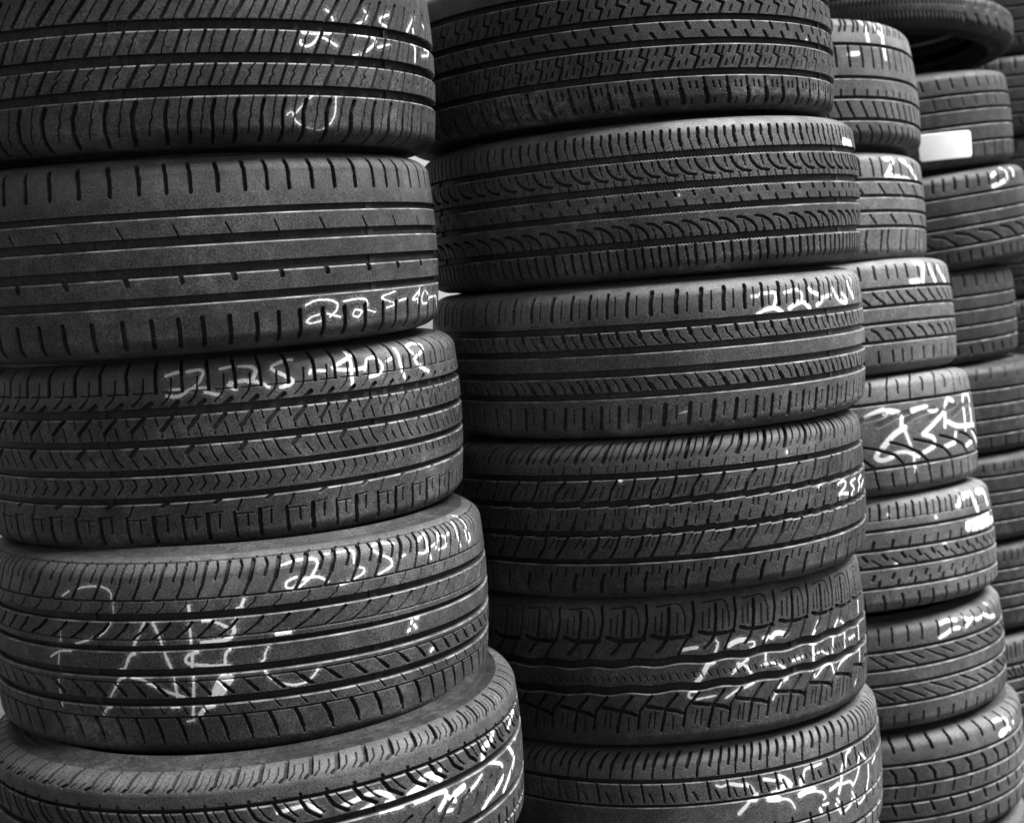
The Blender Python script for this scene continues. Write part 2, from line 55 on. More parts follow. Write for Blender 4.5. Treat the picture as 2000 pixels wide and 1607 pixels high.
 'J': dict(c=[0.1905,2.1607,-0.4961], n=[0.0127,0.0256], R=315.9, up=112.2, dn=104, P=60.6, m=[-201.8,-136.7,-75.5,-15.4,49.6,104.2,169.2,228.2,283.9], g=[[12.4,23.2],[-23.5,-12.3]], f=[], st=[[1,2.6,5,[[0.596,93.9],[0.596,73.4],[0.515,54.4],[0.343,39.4],[0.202,25.9]]],[1,3.6,5,[[0.093,87.4],[0.068,69.9],[0.0,47.9],[-0.131,36.9],[-0.253,30.4]]],[1,4.6,6,[[0.687,52.9],[0.838,49.4],[1.0,47.9],[1.254,47.9],[1.483,48.9]]],[1,1.5,2,[[0.808,90.9],[1.246,93.4],[1.347,89.9],[1.39,81.9],[1.398,75.4]]],[1,1.3,2.5,[[0.939,82.4],[0.879,56.4]]],[1,1.3,2.5,[[0.788,77.9],[0.747,57.4]]],[1,1.3,2.5,[[0.263,79.9],[0.212,53.4]]],[1,1.3,2.5,[[0.415,73.9],[0.373,54.9]]],[0.1667,1.3,2,[[0.966,-0.1],[1.01,-6.6]]],[1,4.6,6,[[0.455,-41.6],[0.626,-43.6],[0.838,-46.6],[1.093,-50.1],[1.212,-54.1]]],[1,3.4,5,[[0.127,-27.1],[-0.152,-46.1],[-0.202,-58.1],[-0.283,-75.6]]],[1,2.6,5,[[0.576,-27.1],[0.273,-47.6],[0.232,-61.1],[0.192,-71.6]]],[1,1.3,2.5,[[0.008,-56.6],[-0.03,-75.1]]],[1,1.3,2.5,[[0.505,-51.1],[0.424,-70.1]]],[1,1.3,2.5,[[0.616,-50.1],[0.556,-71.6]]]], ch=[[3,[[41.9,39.4],[36.4,33.9]]],[3,[[49.6,39.9],[53.5,36.4],[48.0,23.9]]],[3,[[94.8,31.4],[104.7,31.4],[104.2,25.4],[97.6,23.4]]],[3,[[256.3,24.9],[266.3,33.9],[281.2,25.4]]],[3,[[349.5,44.9],[344.6,27.9]]],[3,[[120.2,12.4],[119.1,3.4]]],[3,[[197.9,11.9],[209.5,9.9]]],[3,[[204.0,-4.1],[220.0,-1.6],[234.3,-9.1]]],[3,[[249.7,12.9],[245.3,-9.1]]],[3,[[245.9,13.4],[254.1,11.9]]],[3,[[282.3,14.9],[280.1,-10.1]]],[3,[[336.3,14.9],[335.7,-9.6]]],[3,[[18.7,-25.6],[9.4,-24.6],[6.6,-32.1],[14.3,-35.1]]],[3,[[18.7,-36.1],[43.6,-33.6]]],[3,[[58.4,-38.6],[79.9,-27.1]]],[3,[[126.8,-51.1],[137.8,-36.1],[141.7,-30.6]]],[3,[[194.6,-23.1],[202.3,-25.1],[202.3,-37.6],[222.7,-23.1],[241.5,-22.6],[247.0,-41.6],[267.9,-25.1],[330.2,-21.1]]],[3,[[336.3,-22.6],[334.1,-41.6]]],[3,[[312.6,-69.1],[319.2,-62.6]]],[4.2,[[3.9,31.9],[23.7,32.9]]],[4.2,[[118.0,33.9],[127.9,35.9],[121.8,30.4]]],[4.2,[[205.1,22.9],[212.2,31.4],[218.9,39.4]]],[4.2,[[35.8,8.4],[45.2,10.4]]],[4.2,[[69.5,-6.6],[77.2,0.4],[92.6,8.9]]],[4.2,[[77.7,4.9],[90.4,0.4],[96.5,-11.1]]],[4.2,[[113.6,-1.6],[132.9,-1.1],[148.8,-12.1]]],[4.2,[[294.4,-0.6],[315.9,-0.1]]],[4.2,[[85.4,-28.6],[98.1,-24.1]]],[4.2,[[147.2,-28.6],[152.2,-26.6]]],[4.2,[[203.4,8.4],[202.3,-11.1]]],[4.2,[[163.7,-4.6],[181.4,-2.6]]],[6.5,[[67.3,30.9],[80.5,35.9],[92.1,35.4]]],[6.5,[[131.2,32.4],[138.9,37.9],[155.5,33.9]]],[6.5,[[20.4,-12.1],[27.0,-5.6],[35.8,8.4]]]]),
 'K': dict(c=[0.1971,2.1631,-0.6954], n=[0.0185,0.0197], R=317.6, up=99.7, dn=99.7, P=29.4, m=[-146.3,-111.4,-81.5,-54.3,-26.1,6.7,35.5,58.2,80.4,105.3,133.0,163.5,196.2,227.3,263.8], g=[[52.1,58.2],[20.5,24.0],[-24,-20.5],[-58.2,-52]], f=[], st=[[1,4,5,[[0.236,98.7],[-0.1,75.2]]],[1,2.2,5,[[0.9,75.2],[0.82,59.7]]],[1,3.6,5,[[0.691,94.7],[0.418,72.2]]],[1,2.8,4,[[0.259,50.2],[0.352,27.7]]],[1,2.4,3,[[0.63,38.7],[0.796,27.7]]],[1,2.8,4,[[0,-16],[0.12,-36]]],[1,3.6,5,[[0,-54],[0.0,-100]]]], ch=[[3.6,[[26.1,45.7],[32.7,42.2],[39.9,44.7]]],[3.6,[[104.2,25.2],[110.9,26.2]]],[3.6,[[115.8,14.2],[126.9,12.2],[134.1,6.7],[138.6,-2.8]]],[3.6,[[156.9,27.7],[156.3,37.7],[160.7,46.2],[170.2,46.7]]],[3.6,[[176.3,46.2],[190.7,47.2]]],[3.6,[[231.1,26.7],[237.2,36.7]]],[3.6,[[258.3,49.2],[246.7,46.7],[242.2,29.7]]],[3.6,[[276.6,27.2],[286.0,39.2],[303.2,22.7]]],[3.6,[[278.3,19.7],[269.9,7.7],[257.2,-1.3]]],[3.6,[[309.3,13.7],[307.6,-3.3]]],[3.6,[[326.5,11.7],[344.2,16.7]]],[3.6,[[214.5,-15.3],[224.5,-30.8]]],[3.6,[[253.9,-9.3],[261.1,-21.3],[271.6,-32.3],[291.6,-25.8]]],[3.6,[[233.9,-30.8],[249.4,-26.3],[252.8,-17.3]]],[3.6,[[217.3,-8.8],[221.2,-14.3]]],[3.6,[[187.9,-9.8],[197.9,-9.8]]],[3.6,[[176.8,12.2],[189.6,7.7],[194.6,-0.3],[190.7,-2.3]]],[3.6,[[230.6,8.7],[250.5,7.7],[257.7,-0.3]]],[3.6,[[305.4,-5.3],[295.4,-22.8]]],[5,[[44.3,45.7],[62.1,41.2]]],[5,[[66.5,42.7],[74.3,37.2],[78.2,27.7],[82.0,26.2]]],[5,[[54.9,4.2],[66.5,14.2],[71.5,19.2],[79.8,18.2]]],[5,[[94.2,44.7],[109.2,40.7]]],[5,[[150.8,33.2],[151.3,26.2]]],[5,[[204.0,7.2],[221.7,11.2]]],[5,[[222.3,-1.8],[228.9,13.2],[232.2,20.7]]],[5,[[181.8,-13.8],[185.1,-20.3]]],[8.5,[[115.8,44.2],[127.5,37.7],[133.6,29.7]]],[8.5,[[115.8,27.7],[125.3,30.2]]],[8.5,[[99.2,17.2],[114.2,14.7]]],[8.5,[[148.5,13.2],[159.1,16.2],[173.5,15.7]]]]),
 'L': dict(c=[0.4999,2.7344,0.3259], n=[-0.0189,0.0727], R=318.3, up=120, dn=106, P=24.4, m=[123.3,153.9,182.2,206.7,229.4,250.0], g=[[62.5,68.5],[4.4,10.4],[-30.7,-24.7],[-67.8,-61.8]], f=[], st=[[1,3,4,[[0.0,-35.6],[0.196,-48.1],[0.451,-62.6]]],[1,3,4,[[0.529,60.4],[0.529,43.4],[0.49,24.9]]],[1,3,3,[[0.582,-15.6],[0.545,-24.6]]],[1,3.4,4,[[0.909,123.4],[0.509,89.4]]],[1,3.4,4,[[0.627,122.9],[0.118,87.9]]],[1,3,3,[[0.549,-76.6],[1.25,-111.6]]]], ch=[[8,[[185.5,109.9],[190.5,97.4],[190.0,72.4]]],[8,[[215.0,110.4],[217.8,91.9],[234.4,85.4]]],[8,[[241.1,112.4],[230.5,73.9],[230.5,43.4]]],[8,[[138.9,46.4],[160.0,48.4]]]]),
 'M': dict(c=[0.4984,2.7376,0.1325], n=[0.0075,0.0309], R=318.1, up=96.7, dn=101.5, P=56.6, m=[158.2,211.0,271.5], g=[[38.2,44.2],[10.3,16.3],[-16.2,-10.2],[-43.0,-37.0]], f=[], st=[[1,3.2,4,[[0.99,-20.1],[1.242,-35.1]]],[1,3.2,4,[[0.505,33.4],[0.779,16.4]]],[1,3.4,4,[[0.735,81.4],[0.755,65.9],[0.745,47.4]]],[1,3,4,[[0.263,77.9],[0.326,61.4],[0.326,46.9]]],[1,3.4,4,[[0.843,-47.6],[0.755,-67.1],[0.814,-86.1]]],[1,3.4,4,[[0.505,-48.6],[0.421,-83.1]]]], ch=[[9,[[210.4,77.9],[231.0,78.9]]],[9,[[233.2,73.9],[218.7,57.4],[207.1,46.9]]],[9,[[209.9,49.9],[242.1,45.9],[289.2,41.9]]],[9,[[258.2,77.9],[281.5,72.9],[307.6,57.9],[325.3,42.4]]]]),
 'N': dict(c=[0.5384,2.7387,-0.0705], n=[-0.0193,0.0481], R=317.9, up=101.5, dn=105.1, P=30.5, m=[103.7,134.3,155.9,177.5,211.4,242.4], g=[[42.7,48.7],[11.9,17.9],[-17.0,-11.0],[-49.3,-43.3]], f=[], st=[[1,3.6,4,[[0.0,38.7],[0.236,30.2],[0.691,19.2]]],[1,3.6,4,[[0.636,-24.3],[0.982,-29.8],[1.327,-42.3]]],[1,3.6,4,[[0.327,85.7],[0.309,71.7],[0.327,62.2]]],[1,3,4,[[0.982,-62.8],[1.0,-82.8]]]], ch=[[10,[[194.2,53.2],[215.3,53.7]]],[10,[[237.4,80.2],[228.0,53.2]]],[10,[[260.2,78.2],[272.9,52.2]]],[10,[[296.2,76.2],[325.7,50.2]]],[10,[[215.8,86.2],[239.7,83.2]]]]),
 'O': dict(c=[0.5607,2.7343,-0.2808], n=[-0.0199,0.0597], R=318.1, up=105.1, dn=108.6, P=63.8, m=[90.5,138.8,202.6,268.7], g=[[52.6,58.6],[-58.5,-52.5]], f=[], st=[[1,2.6,4,[[0.522,122.3],[0.061,85.3],[-0.011,57.8]]],[1,3.4,4,[[0.583,94.8],[0.496,70.3]]],[1,4,5,[[0.93,-13.2],[1.506,-22.7],[2.07,-36.7],[2.374,-53.7]]],[1,9,1.2,[[0.621,17.8],[1.226,29.8],[1.826,34.8]]],[1,3,4,[[0.391,-56.7],[0.426,-74.2],[0.496,-94.7]]],[1,3,4,[[0.896,-67.2],[0.948,-90.7]]]], ch=[[8,[[45.5,34.3],[59.4,40.3],[80.5,44.8]]],[8,[[114.9,30.8],[111.6,13.8]]],[8,[[62.2,-26.7],[53.9,-36.2],[67.7,-43.2],[87.2,-38.7]]],[8,[[177.7,32.8],[198.8,30.3]]],[8,[[220.4,24.8],[215.4,0.8]]],[8,[[218.2,26.8],[180.4,6.3],[156.0,-6.7]]],[8,[[158.8,-7.2],[182.1,-15.2],[183.2,-25.7]]],[8,[[152.1,-39.2],[179.9,-30.7]]],[8,[[206.5,-35.2],[242.1,-30.2]]],[8,[[244.8,-23.2],[248.2,-14.7]]],[8,[[222.6,33.8],[234.3,50.3],[253.2,43.3]]],[8,[[226.0,8.3],[254.3,-3.2],[350.3,-7.2]]],[8,[[295.4,40.3],[303.1,54.3],[343.7,50.3],[333.1,-2.2]]],[8,[[295.4,27.8],[291.5,-11.7]]],[8,[[289.8,-40.2],[320.3,-35.7]]],[10,[[81.1,36.3],[87.7,42.3],[108.8,36.3]]],[10,[[118.3,9.3],[93.8,0.3],[70.0,-21.2]]],[10,[[138.8,36.8],[171.5,39.3]]],[6,[[116.6,7.8],[127.1,-26.2]]],[6,[[89.9,-32.7],[113.8,-31.2],[142.7,-45.2]]],[6,[[132.1,-37.2],[131.0,-52.7]]],[6,[[132.1,-59.7],[133.8,-68.7]]],[6,[[326.4,-16.2],[372.5,-41.7]]]]),
 'P': dict(c=[0.5806,2.7296,-0.498], n=[-0.0143,0.079], R=318.3, up=108.6, dn=96.3, P=31.1, m=[-1.7,34.4,69.4,100.6,130.0,159.4], g=[[45.8,51.8],[12.8,18.8],[-17.9,-11.9],[-52.8,-46.8]], f=[66.6], st=[[1,4.4,4,[[0.984,6.6],[1.161,-1.4]]],[1,2.2,3,[[0.411,-0.9],[0.982,-15.4]]],[1,3.6,4,[[0.619,30.1],[0.492,18.6]]],[1,4,4,[[0.476,-27.9],[0.349,-35.9]]],[1,3.6,4,[[0.698,-39.4],[0.619,-47.4]]],[1,3.6,4,[[0.125,94.1],[0.054,66.1]]],[1,1.8,3,[[0.635,90.1],[0.54,66.1]]],[1,3.6,4,[[0.794,-63.9],[1.018,-106.9]]]], ch=[[12,[[208.9,71.6],[226.1,85.6],[261.1,89.1]]],[12,[[263.3,87.1],[275.0,56.6]]],[12,[[287.2,88.1],[331.1,87.6],[341.1,62.6]]],[12,[[227.2,29.6],[267.2,27.1],[366.1,30.6]]],[12,[[228.9,35.6],[331.1,41.6]]],[6,[[53.9,75.6],[53.3,74.1]]],[6,[[147.8,59.1],[149.4,58.6]]],[6,[[55.0,-11.4],[56.1,-11.4]]],[6,[[158.9,11.6],[161.1,11.1]]]]),
 'Q': dict(c=[0.5852,2.7344,-0.6907], n=[-0.0128,0.0268], R=319.2, up=96.3, dn=101.0, P=30.1, m=[-7.8,13.9,38.4,68.5,96.4,130.9,162.7,195.5], g=[[43.1,49.1],[11.3,17.3],[-16.2,-10.2],[-50.4,-44.4]], f=[], st=[[2,2.8,2.6,[[0.016,40.4],[0.613,28.9],[1.333,17.9]]],[2,2.8,2.6,[[1.0,38.4],[1.4,31.9],[1.82,25.4]]],[2,3.4,3,[[0.111,-19.1],[0.907,-30.6],[1.68,-42.1]]],[2,2.8,2.6,[[1.66,-27.6],[2.548,-44.1]]],[1,2.6,4,[[0.037,86.9],[-0.091,58.4]]],[1,3,3,[[0.519,-68.6],[0.463,-86.1]]]], ch=[[7,[[135.9,78.4],[149.9,81.9],[174.4,78.4]]],[7,[[129.8,54.9],[144.3,58.4],[161.0,64.9],[178.8,63.4]]],[7,[[194.4,79.4],[203.9,72.9],[216.7,70.4],[192.8,60.4]]],[7,[[220.1,72.9],[236.2,66.4],[259.0,71.4]]],[7,[[262.4,70.4],[287.5,60.4],[307.5,59.4]]],[7,[[288.0,86.9],[289.1,85.4]]]]),
 'R': dict(c=[0.6088,2.7334,-0.8927], n=[-0.0042,0.0158], R=319.1, up=101.0, dn=101.0, P=36.8, m=[-10.6,23.9,59.6,98.6,135.9,174.3,210.5], g=[[47.0,53.0],[12.2,18.2],[-19.8,-13.8],[-51.1,-45.1]], f=[], st=[[1,4.4,5,[[0.0,41.9],[0.234,30.9],[0.266,14.9]]],[1,2.8,3,[[0.219,8.4],[0.078,-8.6]]],[1,4.4,5,[[0.952,-22.1],[1.078,-36.6]]],[1,4.4,5,[[0.234,120.4],[0.141,95.9],[0.266,71.9]]],[1,4,5,[[0,-62],[0.1,-100]]]], ch=[[6.5,[[225.0,87.4],[257.3,86.4],[269.6,76.4],[267.9,67.9]]],[6.5,[[276.8,60.9],[245.1,66.9],[232.2,61.4],[237.8,56.4],[258.4,59.9]]],[6.5,[[293.0,81.4],[295.2,65.9]]]]),
 'T': dict(c=[0.8799,3.3036,0.336], n=[-0.053,-0.0358], R=317.7, up=104.8, dn=104.8, P=37.7, m=[86.5,121.4,160.8,199.1,236.2], g=[[46.4,52.4],[14.6,20.6],[-18.5,-12.5],[-54.5,-48.5]], f=[], st=[[1,3,4,[[0.775,83.0],[0.887,62.5]]],[1,3,3,[[0.739,-56.0],[0.797,-85.0]]],[1,3,2,[[0.38,41.5],[0.451,23.5]]]], ch=[]),
 'U': dict(c=[0.9016,3.2972,0.1263], n=[-0.0609,-0.0499], R=318.2, up=104.8, dn=106.8, P=30.5, m=[26.1,50.0,76.6,107.2,138.3,169.9], g=[[48.8,54.8],[11.5,17.5],[-16.1,-10.1],[-56.2,-50.2]], f=[], st=[[1,4.4,5,[[0.109,93.6],[-0.042,66.6]]],[2,4,4,[[1.5,-24.9],[2.6,-32.4],[3.554,-50.9]]],[1,3.6,4,[[0.583,-67.9],[0.646,-85.4]]]], ch=[[9,[[180.5,82.1],[196.6,88.6]]],[9,[[178.8,60.6],[203.2,64.1],[238.2,71.1],[233.2,100.1]]],[9,[[274.3,94.6],[268.2,77.6]]]]),
 'V': dict(c=[0.859,3.3024,-0.0873], n=[-0.0134,-0.0168], R=317.6, up=106.8, dn=101.6, P=36.0, m=[129.7,164.6,199.0,236.2,285.5], g=[[44.1,50.1],[14.1,20.1],[-19.1,-13.1],[-51.2,-45.2]], f=[], st=[[1,3.6,4,[[0.113,92.8],[0.097,65.8]]],[1,3.6,4,[[0.129,-61.7],[0.258,-76.7]]]], ch=[]),
 'W': dict(c=[0.9072,3.297,-0.2905], n=[0.0064,-0.0059], R=318.1, up=101.6, dn=95.4, P=40.3, m=[83.3,119.9,163.8], g=[[45.1,51.1],[13.2,19.2],[-19.0,-13.0],[-51.4,-45.4]], f=[], st=[[1,3,3,[[0.177,97.0],[-0.076,68.0]]],[1,3,3,[[0.667,-56.0],[0.712,-80.5]]]], ch=[]),
 'X': dict(c=[0.9167,3.2986,-0.4814], n=[0.0169,0.0117], R=318.1, up=95.4, dn=99.1, P=27.2, m=[96.6,122.7,151.0], g=[[44.8,50.8],[10.7,16.7],[-15.8,-9.8],[-51.6,-45.6]], f=[], st=[[1,3,3,[[0.149,72.8],[0.085,57.8]]]], ch=[]),
 'Y': dict(c=[0.9184,3.3016,-0.6797], n=[0.0115,0.0134], R=318.0, up=99.1, dn=99.1, P=19.4, m=[103.8,123.2], g=[[39.9,45.9],[12.0,18.0],[-17.8,-11.8],[-46.0,-40.0]], f=[], st=[[1,3,3,[[0.314,79.8],[0.2,59.3]]]], ch=[]),
}

# ------------------------------------------------------------------ materials
def mat(name):
    m = bpy.data.materials.new(name); m.use_nodes = True
    t = m.node_tree; t.nodes.clear()
    o = t.nodes.new('ShaderNodeOutputMaterial')
    return m, t, o
def nd(t, kind, **kw):
    n = t.nodes.new(kind)
    for k, v in kw.items():
        if k.startswith('i_'): n.inputs[k[2:].replace('_', ' ')].default_value = v
        else: setattr(n, k, v)
    return n
def ramp(t, a, b, src, va=0.0, vb=1.0):
    n = nd(t, 'ShaderNodeMapRange'); n.inputs['From Min'].default_value = a; n.inputs['From Max'].default_value = b
    n.inputs['To Min'].default_value = va; n.inputs['To Max'].default_value = vb
    t.links.new(src, n.inputs['Value']); return n.outputs['Result']
def math2(t, op, a, b=None):
    n = nd(t, 'ShaderNodeMath', operation=op)
    for i, x in enumerate((a, b)):
        if x is None: continue
        if isinstance(x, (int, float)): n.inputs[i].default_value = x
        else: t.links.new(x, n.inputs[i])
    return n.outputs[0]
def noise(t, co, scale, detail=2, rough=0.5):
    n = nd(t, 'ShaderNodeTexNoise'); n.inputs['Scale'].default_value = scale; n.inputs['Detail'].default_value = detail
    n.inputs['Roughness'].default_value = rough
    t.links.new(co, n.inputs['Vector']); return n.outputs['Fac']

def rubber_material(name, side=False):
    m, t, o = mat(name)
    tc = nd(t, 'ShaderNodeTexCoord'); oi = nd(t, 'ShaderNodeObjectInfo')
    add = nd(t, 'ShaderNodeVectorMath', operation='ADD')
    mul = nd(t, 'ShaderNodeVectorMath', operation='SCALE'); mul.inputs[3].default_value = 37.0
    cmb = nd(t, 'ShaderNodeCombineXYZ')
    t.links.new(oi.outputs['Random'], cmb.inputs[0]); t.links.new(oi.outputs['Random'], cmb.inputs[2])
    t.links.new(cmb.outputs[0], mul.inputs[0]); t.links.new(tc.outputs['Object'], add.inputs[0]); t.links.new(mul.outputs[0], add.inputs[1])
    co = add.outputs[0]
    at = nd(t, 'ShaderNodeAttribute', attribute_type='OBJECT', attribute_name='dust')
    big = ramp(t, .35, .75, noise(t, co, 9, 4, .6))
    mid = ramp(t, .40, .72, noise(t, co, 60, 4, .65))
    fine = noise(t, co, 620, 3, .65)
    fleck = ramp(t, .70, .80, noise(t, co, 150, 3, .6))
    patch = ramp(t, .56, .70, noise(t, co, 7, 2, .5))
    base = math2(t, 'ADD', at.outputs['Fac'], math2(t, 'MULTIPLY', math2(t, 'MULTIPLY', big, mid), .042))
    base = math2(t, 'ADD', base, math2(t, 'MULTIPLY', math2(t, 'MULTIPLY', fleck, patch), .10))
    base = math2(t, 'MULTIPLY', base, math2(t, 'MULTIPLY', ramp(t, .35, .65, fine, .22, 1.85), math2(t, 'MULTIPLY', ramp(t, .3, .7, noise(t, co, 4.5, 6, .65), .62, 1.4), ramp(t, .35, .7, noise(t, co, 38, 5, .7), .82, 1.3))))
    if not side:
        # scuffed grey worn patches where the lower shoulder has rubbed the ground or kerbs
        sc = nd(t, 'ShaderNodeAttribute', attribute_type='GEOMETRY', attribute_name='scuff')
        sn = ramp(t, .46, .72, noise(t, co, 110, 6, .75))
        sm = ramp(t, .42, .68, noise(t, co, 9, 3, .6))
        base = math2(t, 'ADD', base, math2(t, 'MULTIPLY', math2(t, 'MULTIPLY', math2(t, 'MULTIPLY', sn, sm), sc.outputs['Fac']), .12))
        # grooves and slots painted darker with depth, their shade put into the colour
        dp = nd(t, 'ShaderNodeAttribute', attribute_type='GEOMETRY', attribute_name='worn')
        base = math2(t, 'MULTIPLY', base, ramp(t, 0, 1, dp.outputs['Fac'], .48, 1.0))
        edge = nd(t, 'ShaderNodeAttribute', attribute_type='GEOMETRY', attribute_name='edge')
        base = math2(t, 'ADD', base, math2(t, 'MULTIPLY', math2(t, 'MULTIPLY', edge.outputs['Fac'], ramp(t, .36, .62, noise(t, co, 55, 5, .7), .15, 1.0)), .27))  # pale lip: rubbed rubber with a highlight painted in
    if not side:
        # dusty top shoulder, with light from above painted in as a paler tone
        du = nd(t, 'ShaderNodeAttribute', attribute_type='GEOMETRY', attribute_name='lit_dust')
        base = math2(t, 'ADD', base, math2(t, 'MULTIPLY', math2(t, 'MULTIPLY', du.outputs['Fac'], at.outputs['Fac']), ramp(t, .3, .7, noise(t, co, 25, 4, .6), .45, 1.25)))
    p = nd(t, 'ShaderNodeBsdfPrincipled'); p.inputs['Specular IOR Level'].default_value = .17
    t.links.new(base, p.inputs['Base Color'])
    t.links.new(ramp(t, .3, .7, mid if False else noise(t, co, 40, 3, .6), .50, .68), p.inputs['Roughness'])
    bp = nd(t, 'ShaderNodeBump'); bp.inputs['Strength'].default_value = .35; bp.inputs['Distance'].default_value = .0006
    t.links.new(math2(t, 'ADD', noise(t, co, 700, 3, .7), math2(t, 'MULTIPLY', noise(t, co, 120, 2, .6), .8)), bp.inputs['Height'])
    t.links.new(bp.outputs[0], p.inputs['Normal']); t.links.new(p.outputs[0], o.inputs[0])
    return m

def chalk_material():
    m, t, o = mat('chalk')
    at = nd(t, 'ShaderNodeAttribute', attribute_type='GEOMETRY', attribute_name='mark')
    tc = nd(t, 'ShaderNodeTexCoord'); co = tc.outputs['Object']
    n1 = noise(t, co, 420, 3, .6); n2 = noise(t, co, 45, 2, .5)
    d = math2(t, 'ADD', at.outputs['Fac'], math2(t, 'MULTIPLY', math2(t, 'SUBTRACT', n1, .5), 1.6))
    d = math2(t, 'SUBTRACT', d, ramp(t, .5, .75, n2, 0, .9))
    a = math2(t, 'MULTIPLY', ramp(t, -.6, .45, d), ramp(t, .32, .52, noise(t, co, 1000, 3, .65), .5, 1.0))
    # loose chalk dust rubbed in round the stroke
    halo = math2(t, 'MULTIPLY', ramp(t, -4.2, 0, math2(t, 'ADD', at.outputs['Fac'], math2(t, 'MULTIPLY', n2, 1.5)), 0, .30), ramp(t, .45, .68, n1))
    a = math2(t, 'MAXIMUM', a, halo)
    p = nd(t, 'ShaderNodeBsdfPrincipled'); p.inputs['Roughness'].default_value = .9; p.inputs['Specular IOR Level'].default_value = .1
    col = ramp(t, .3, .7, noise(t, co, 900, 1), .55, .92); t.links.new(col, p.inputs['Base Color'])
    tr = nd(t, 'ShaderNodeBsdfTransparent'); mx = nd(t, 'ShaderNodeMixShader')
    t.links.new(a, mx.inputs[0]); t.links.new(tr.outputs[0], mx.inputs[1]); t.links.new(p.outputs[0], mx.inputs[2]); t.links.new(mx.outputs[0], o.inputs[0])
    return m

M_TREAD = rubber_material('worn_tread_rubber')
M_SIDE = rubber_material('sidewall_rubber', True)
M_CHALK = chalk_material()
def simple(name, c, rough=.8, var=.2, scale=30):
    m, t, o = mat(name); tc = nd(t, 'ShaderNodeTexCoord')
    p = nd(t, 'ShaderNodeBsdfPrincipled'); p.inputs['Roughness'].default_value = rough
    t.links.new(ramp(t, .3, .7, noise(t, tc.outputs['Object'], scale, 5, .6), c * (1 - var), c * (1 + var)), p.inputs['Base Color'])
    t.links.new(p.outputs[0], o.inputs[0]); return m
M_PAPER = simple('white_paper', .92, .7, .04)
M_GROUND = simple('yard_asphalt', .032, .9, .35, 14)

# ------------------------------------------------------------------ mesh helpers
def grid_mesh(name, P, closed_u=False, smooth=True):
    """P: (nu, nv, 3) -> quad mesh; face normals point outwards for u = angle, v = axis"""
    nu, nv = P.shape[:2]
    me = bpy.data.meshes.new(name)
    idx = np.arange(nu * nv, dtype=np.int32).reshape(nu, nv)
    if closed_u: idx = np.vstack([idx, idx[:1]])
    q = np.stack([idx[:-1, :-1], idx[1:, :-1], idx[1:, 1:], idx[:-1, 1:]], -1).reshape(-1, 4)
    fill(me, P.reshape(-1, 3), q, smooth)
    return me
def fill(me, V, q, smooth=True):
    me.vertices.add(len(V)); me.vertices.foreach_set('co', V.astype(np.float32).ravel())
    me.loops.add(q.size); me.loops.foreach_set('vertex_index', q.astype(np.int32).ravel())
    me.polygons.add(len(q)); me.polygons.foreach_set('loop_start', np.arange(0, q.size, 4, dtype=np.int32))
    me.polygons.foreach_set('use_smooth', np.full(len(q), smooth))
    me.update(calc_edges=True)
def fattr(me, name, val):
    a = me.attributes.new(name, 'FLOAT', 'POINT'); a.data.foreach_set('value', val.astype(np.float32).ravel())
def link(name, me, m, parent=None):
    o = bpy.data.objects.new(name, me); C.objects.link(o)
    if m: me.materials.append(m)
    if parent: o.parent = parent
    return o

def profile(R, Su, Sd):
    def half(S):
        Wf = S - 22
        a = np.linspace(0, Wf, 40); r = R - 4 * (a / 80) ** 2
        t = np.linspace(0, np.pi / 2, 30)[1:]
        a = np.r_[a, Wf + 22 * np.sin(t)]; r = np.r_[r, r[-1] - 34 * (1 - np.cos(t))]
        v = np.r_[0, np.cumsum(np.hypot(np.diff(a), np.diff(r)))]
        return v, a, r
    vu, au, ru = half(Su - 3); vd, ad, rd = half(Sd - 3)
    return np.r_[-vd[::-1], vu[1:]], np.r_[-ad[::-1], au[1:]], np.r_[rd[::-1], ru[1:]]

def seg_dist(px, py, pts):
    best = None
    for (ax, ay), (bx, by) in zip(pts[:-1], pts[1:]):
        dx, dy = bx - ax, by - ay; L2 = dx * dx + dy * dy + 1e-9
        t = np.clip(((px - ax) * dx + (py - ay) * dy) / L2, 0, 1)
        d = np.hypot(px - ax - t * dx, py - ay - t * dy)
        best = d if best is None else np.minimum(best, d)
    return best

def smooth01(x): x = np.clip(x, 0, 1); return x * x * (3 - 2 * x)

GROOVE_DEPTH = dict(A=8.5, B=5, C=6.5, D=7.5, E=6.5, F=8, G=6, H=5, I=7, J=7.5, K=5.5)
SAW = dict(I={1: 2.0, 2: 2.0}, J={0: 1.4, 1: 1.4}, G={0: .45, 1: .45, 2: .45, 3: .45})

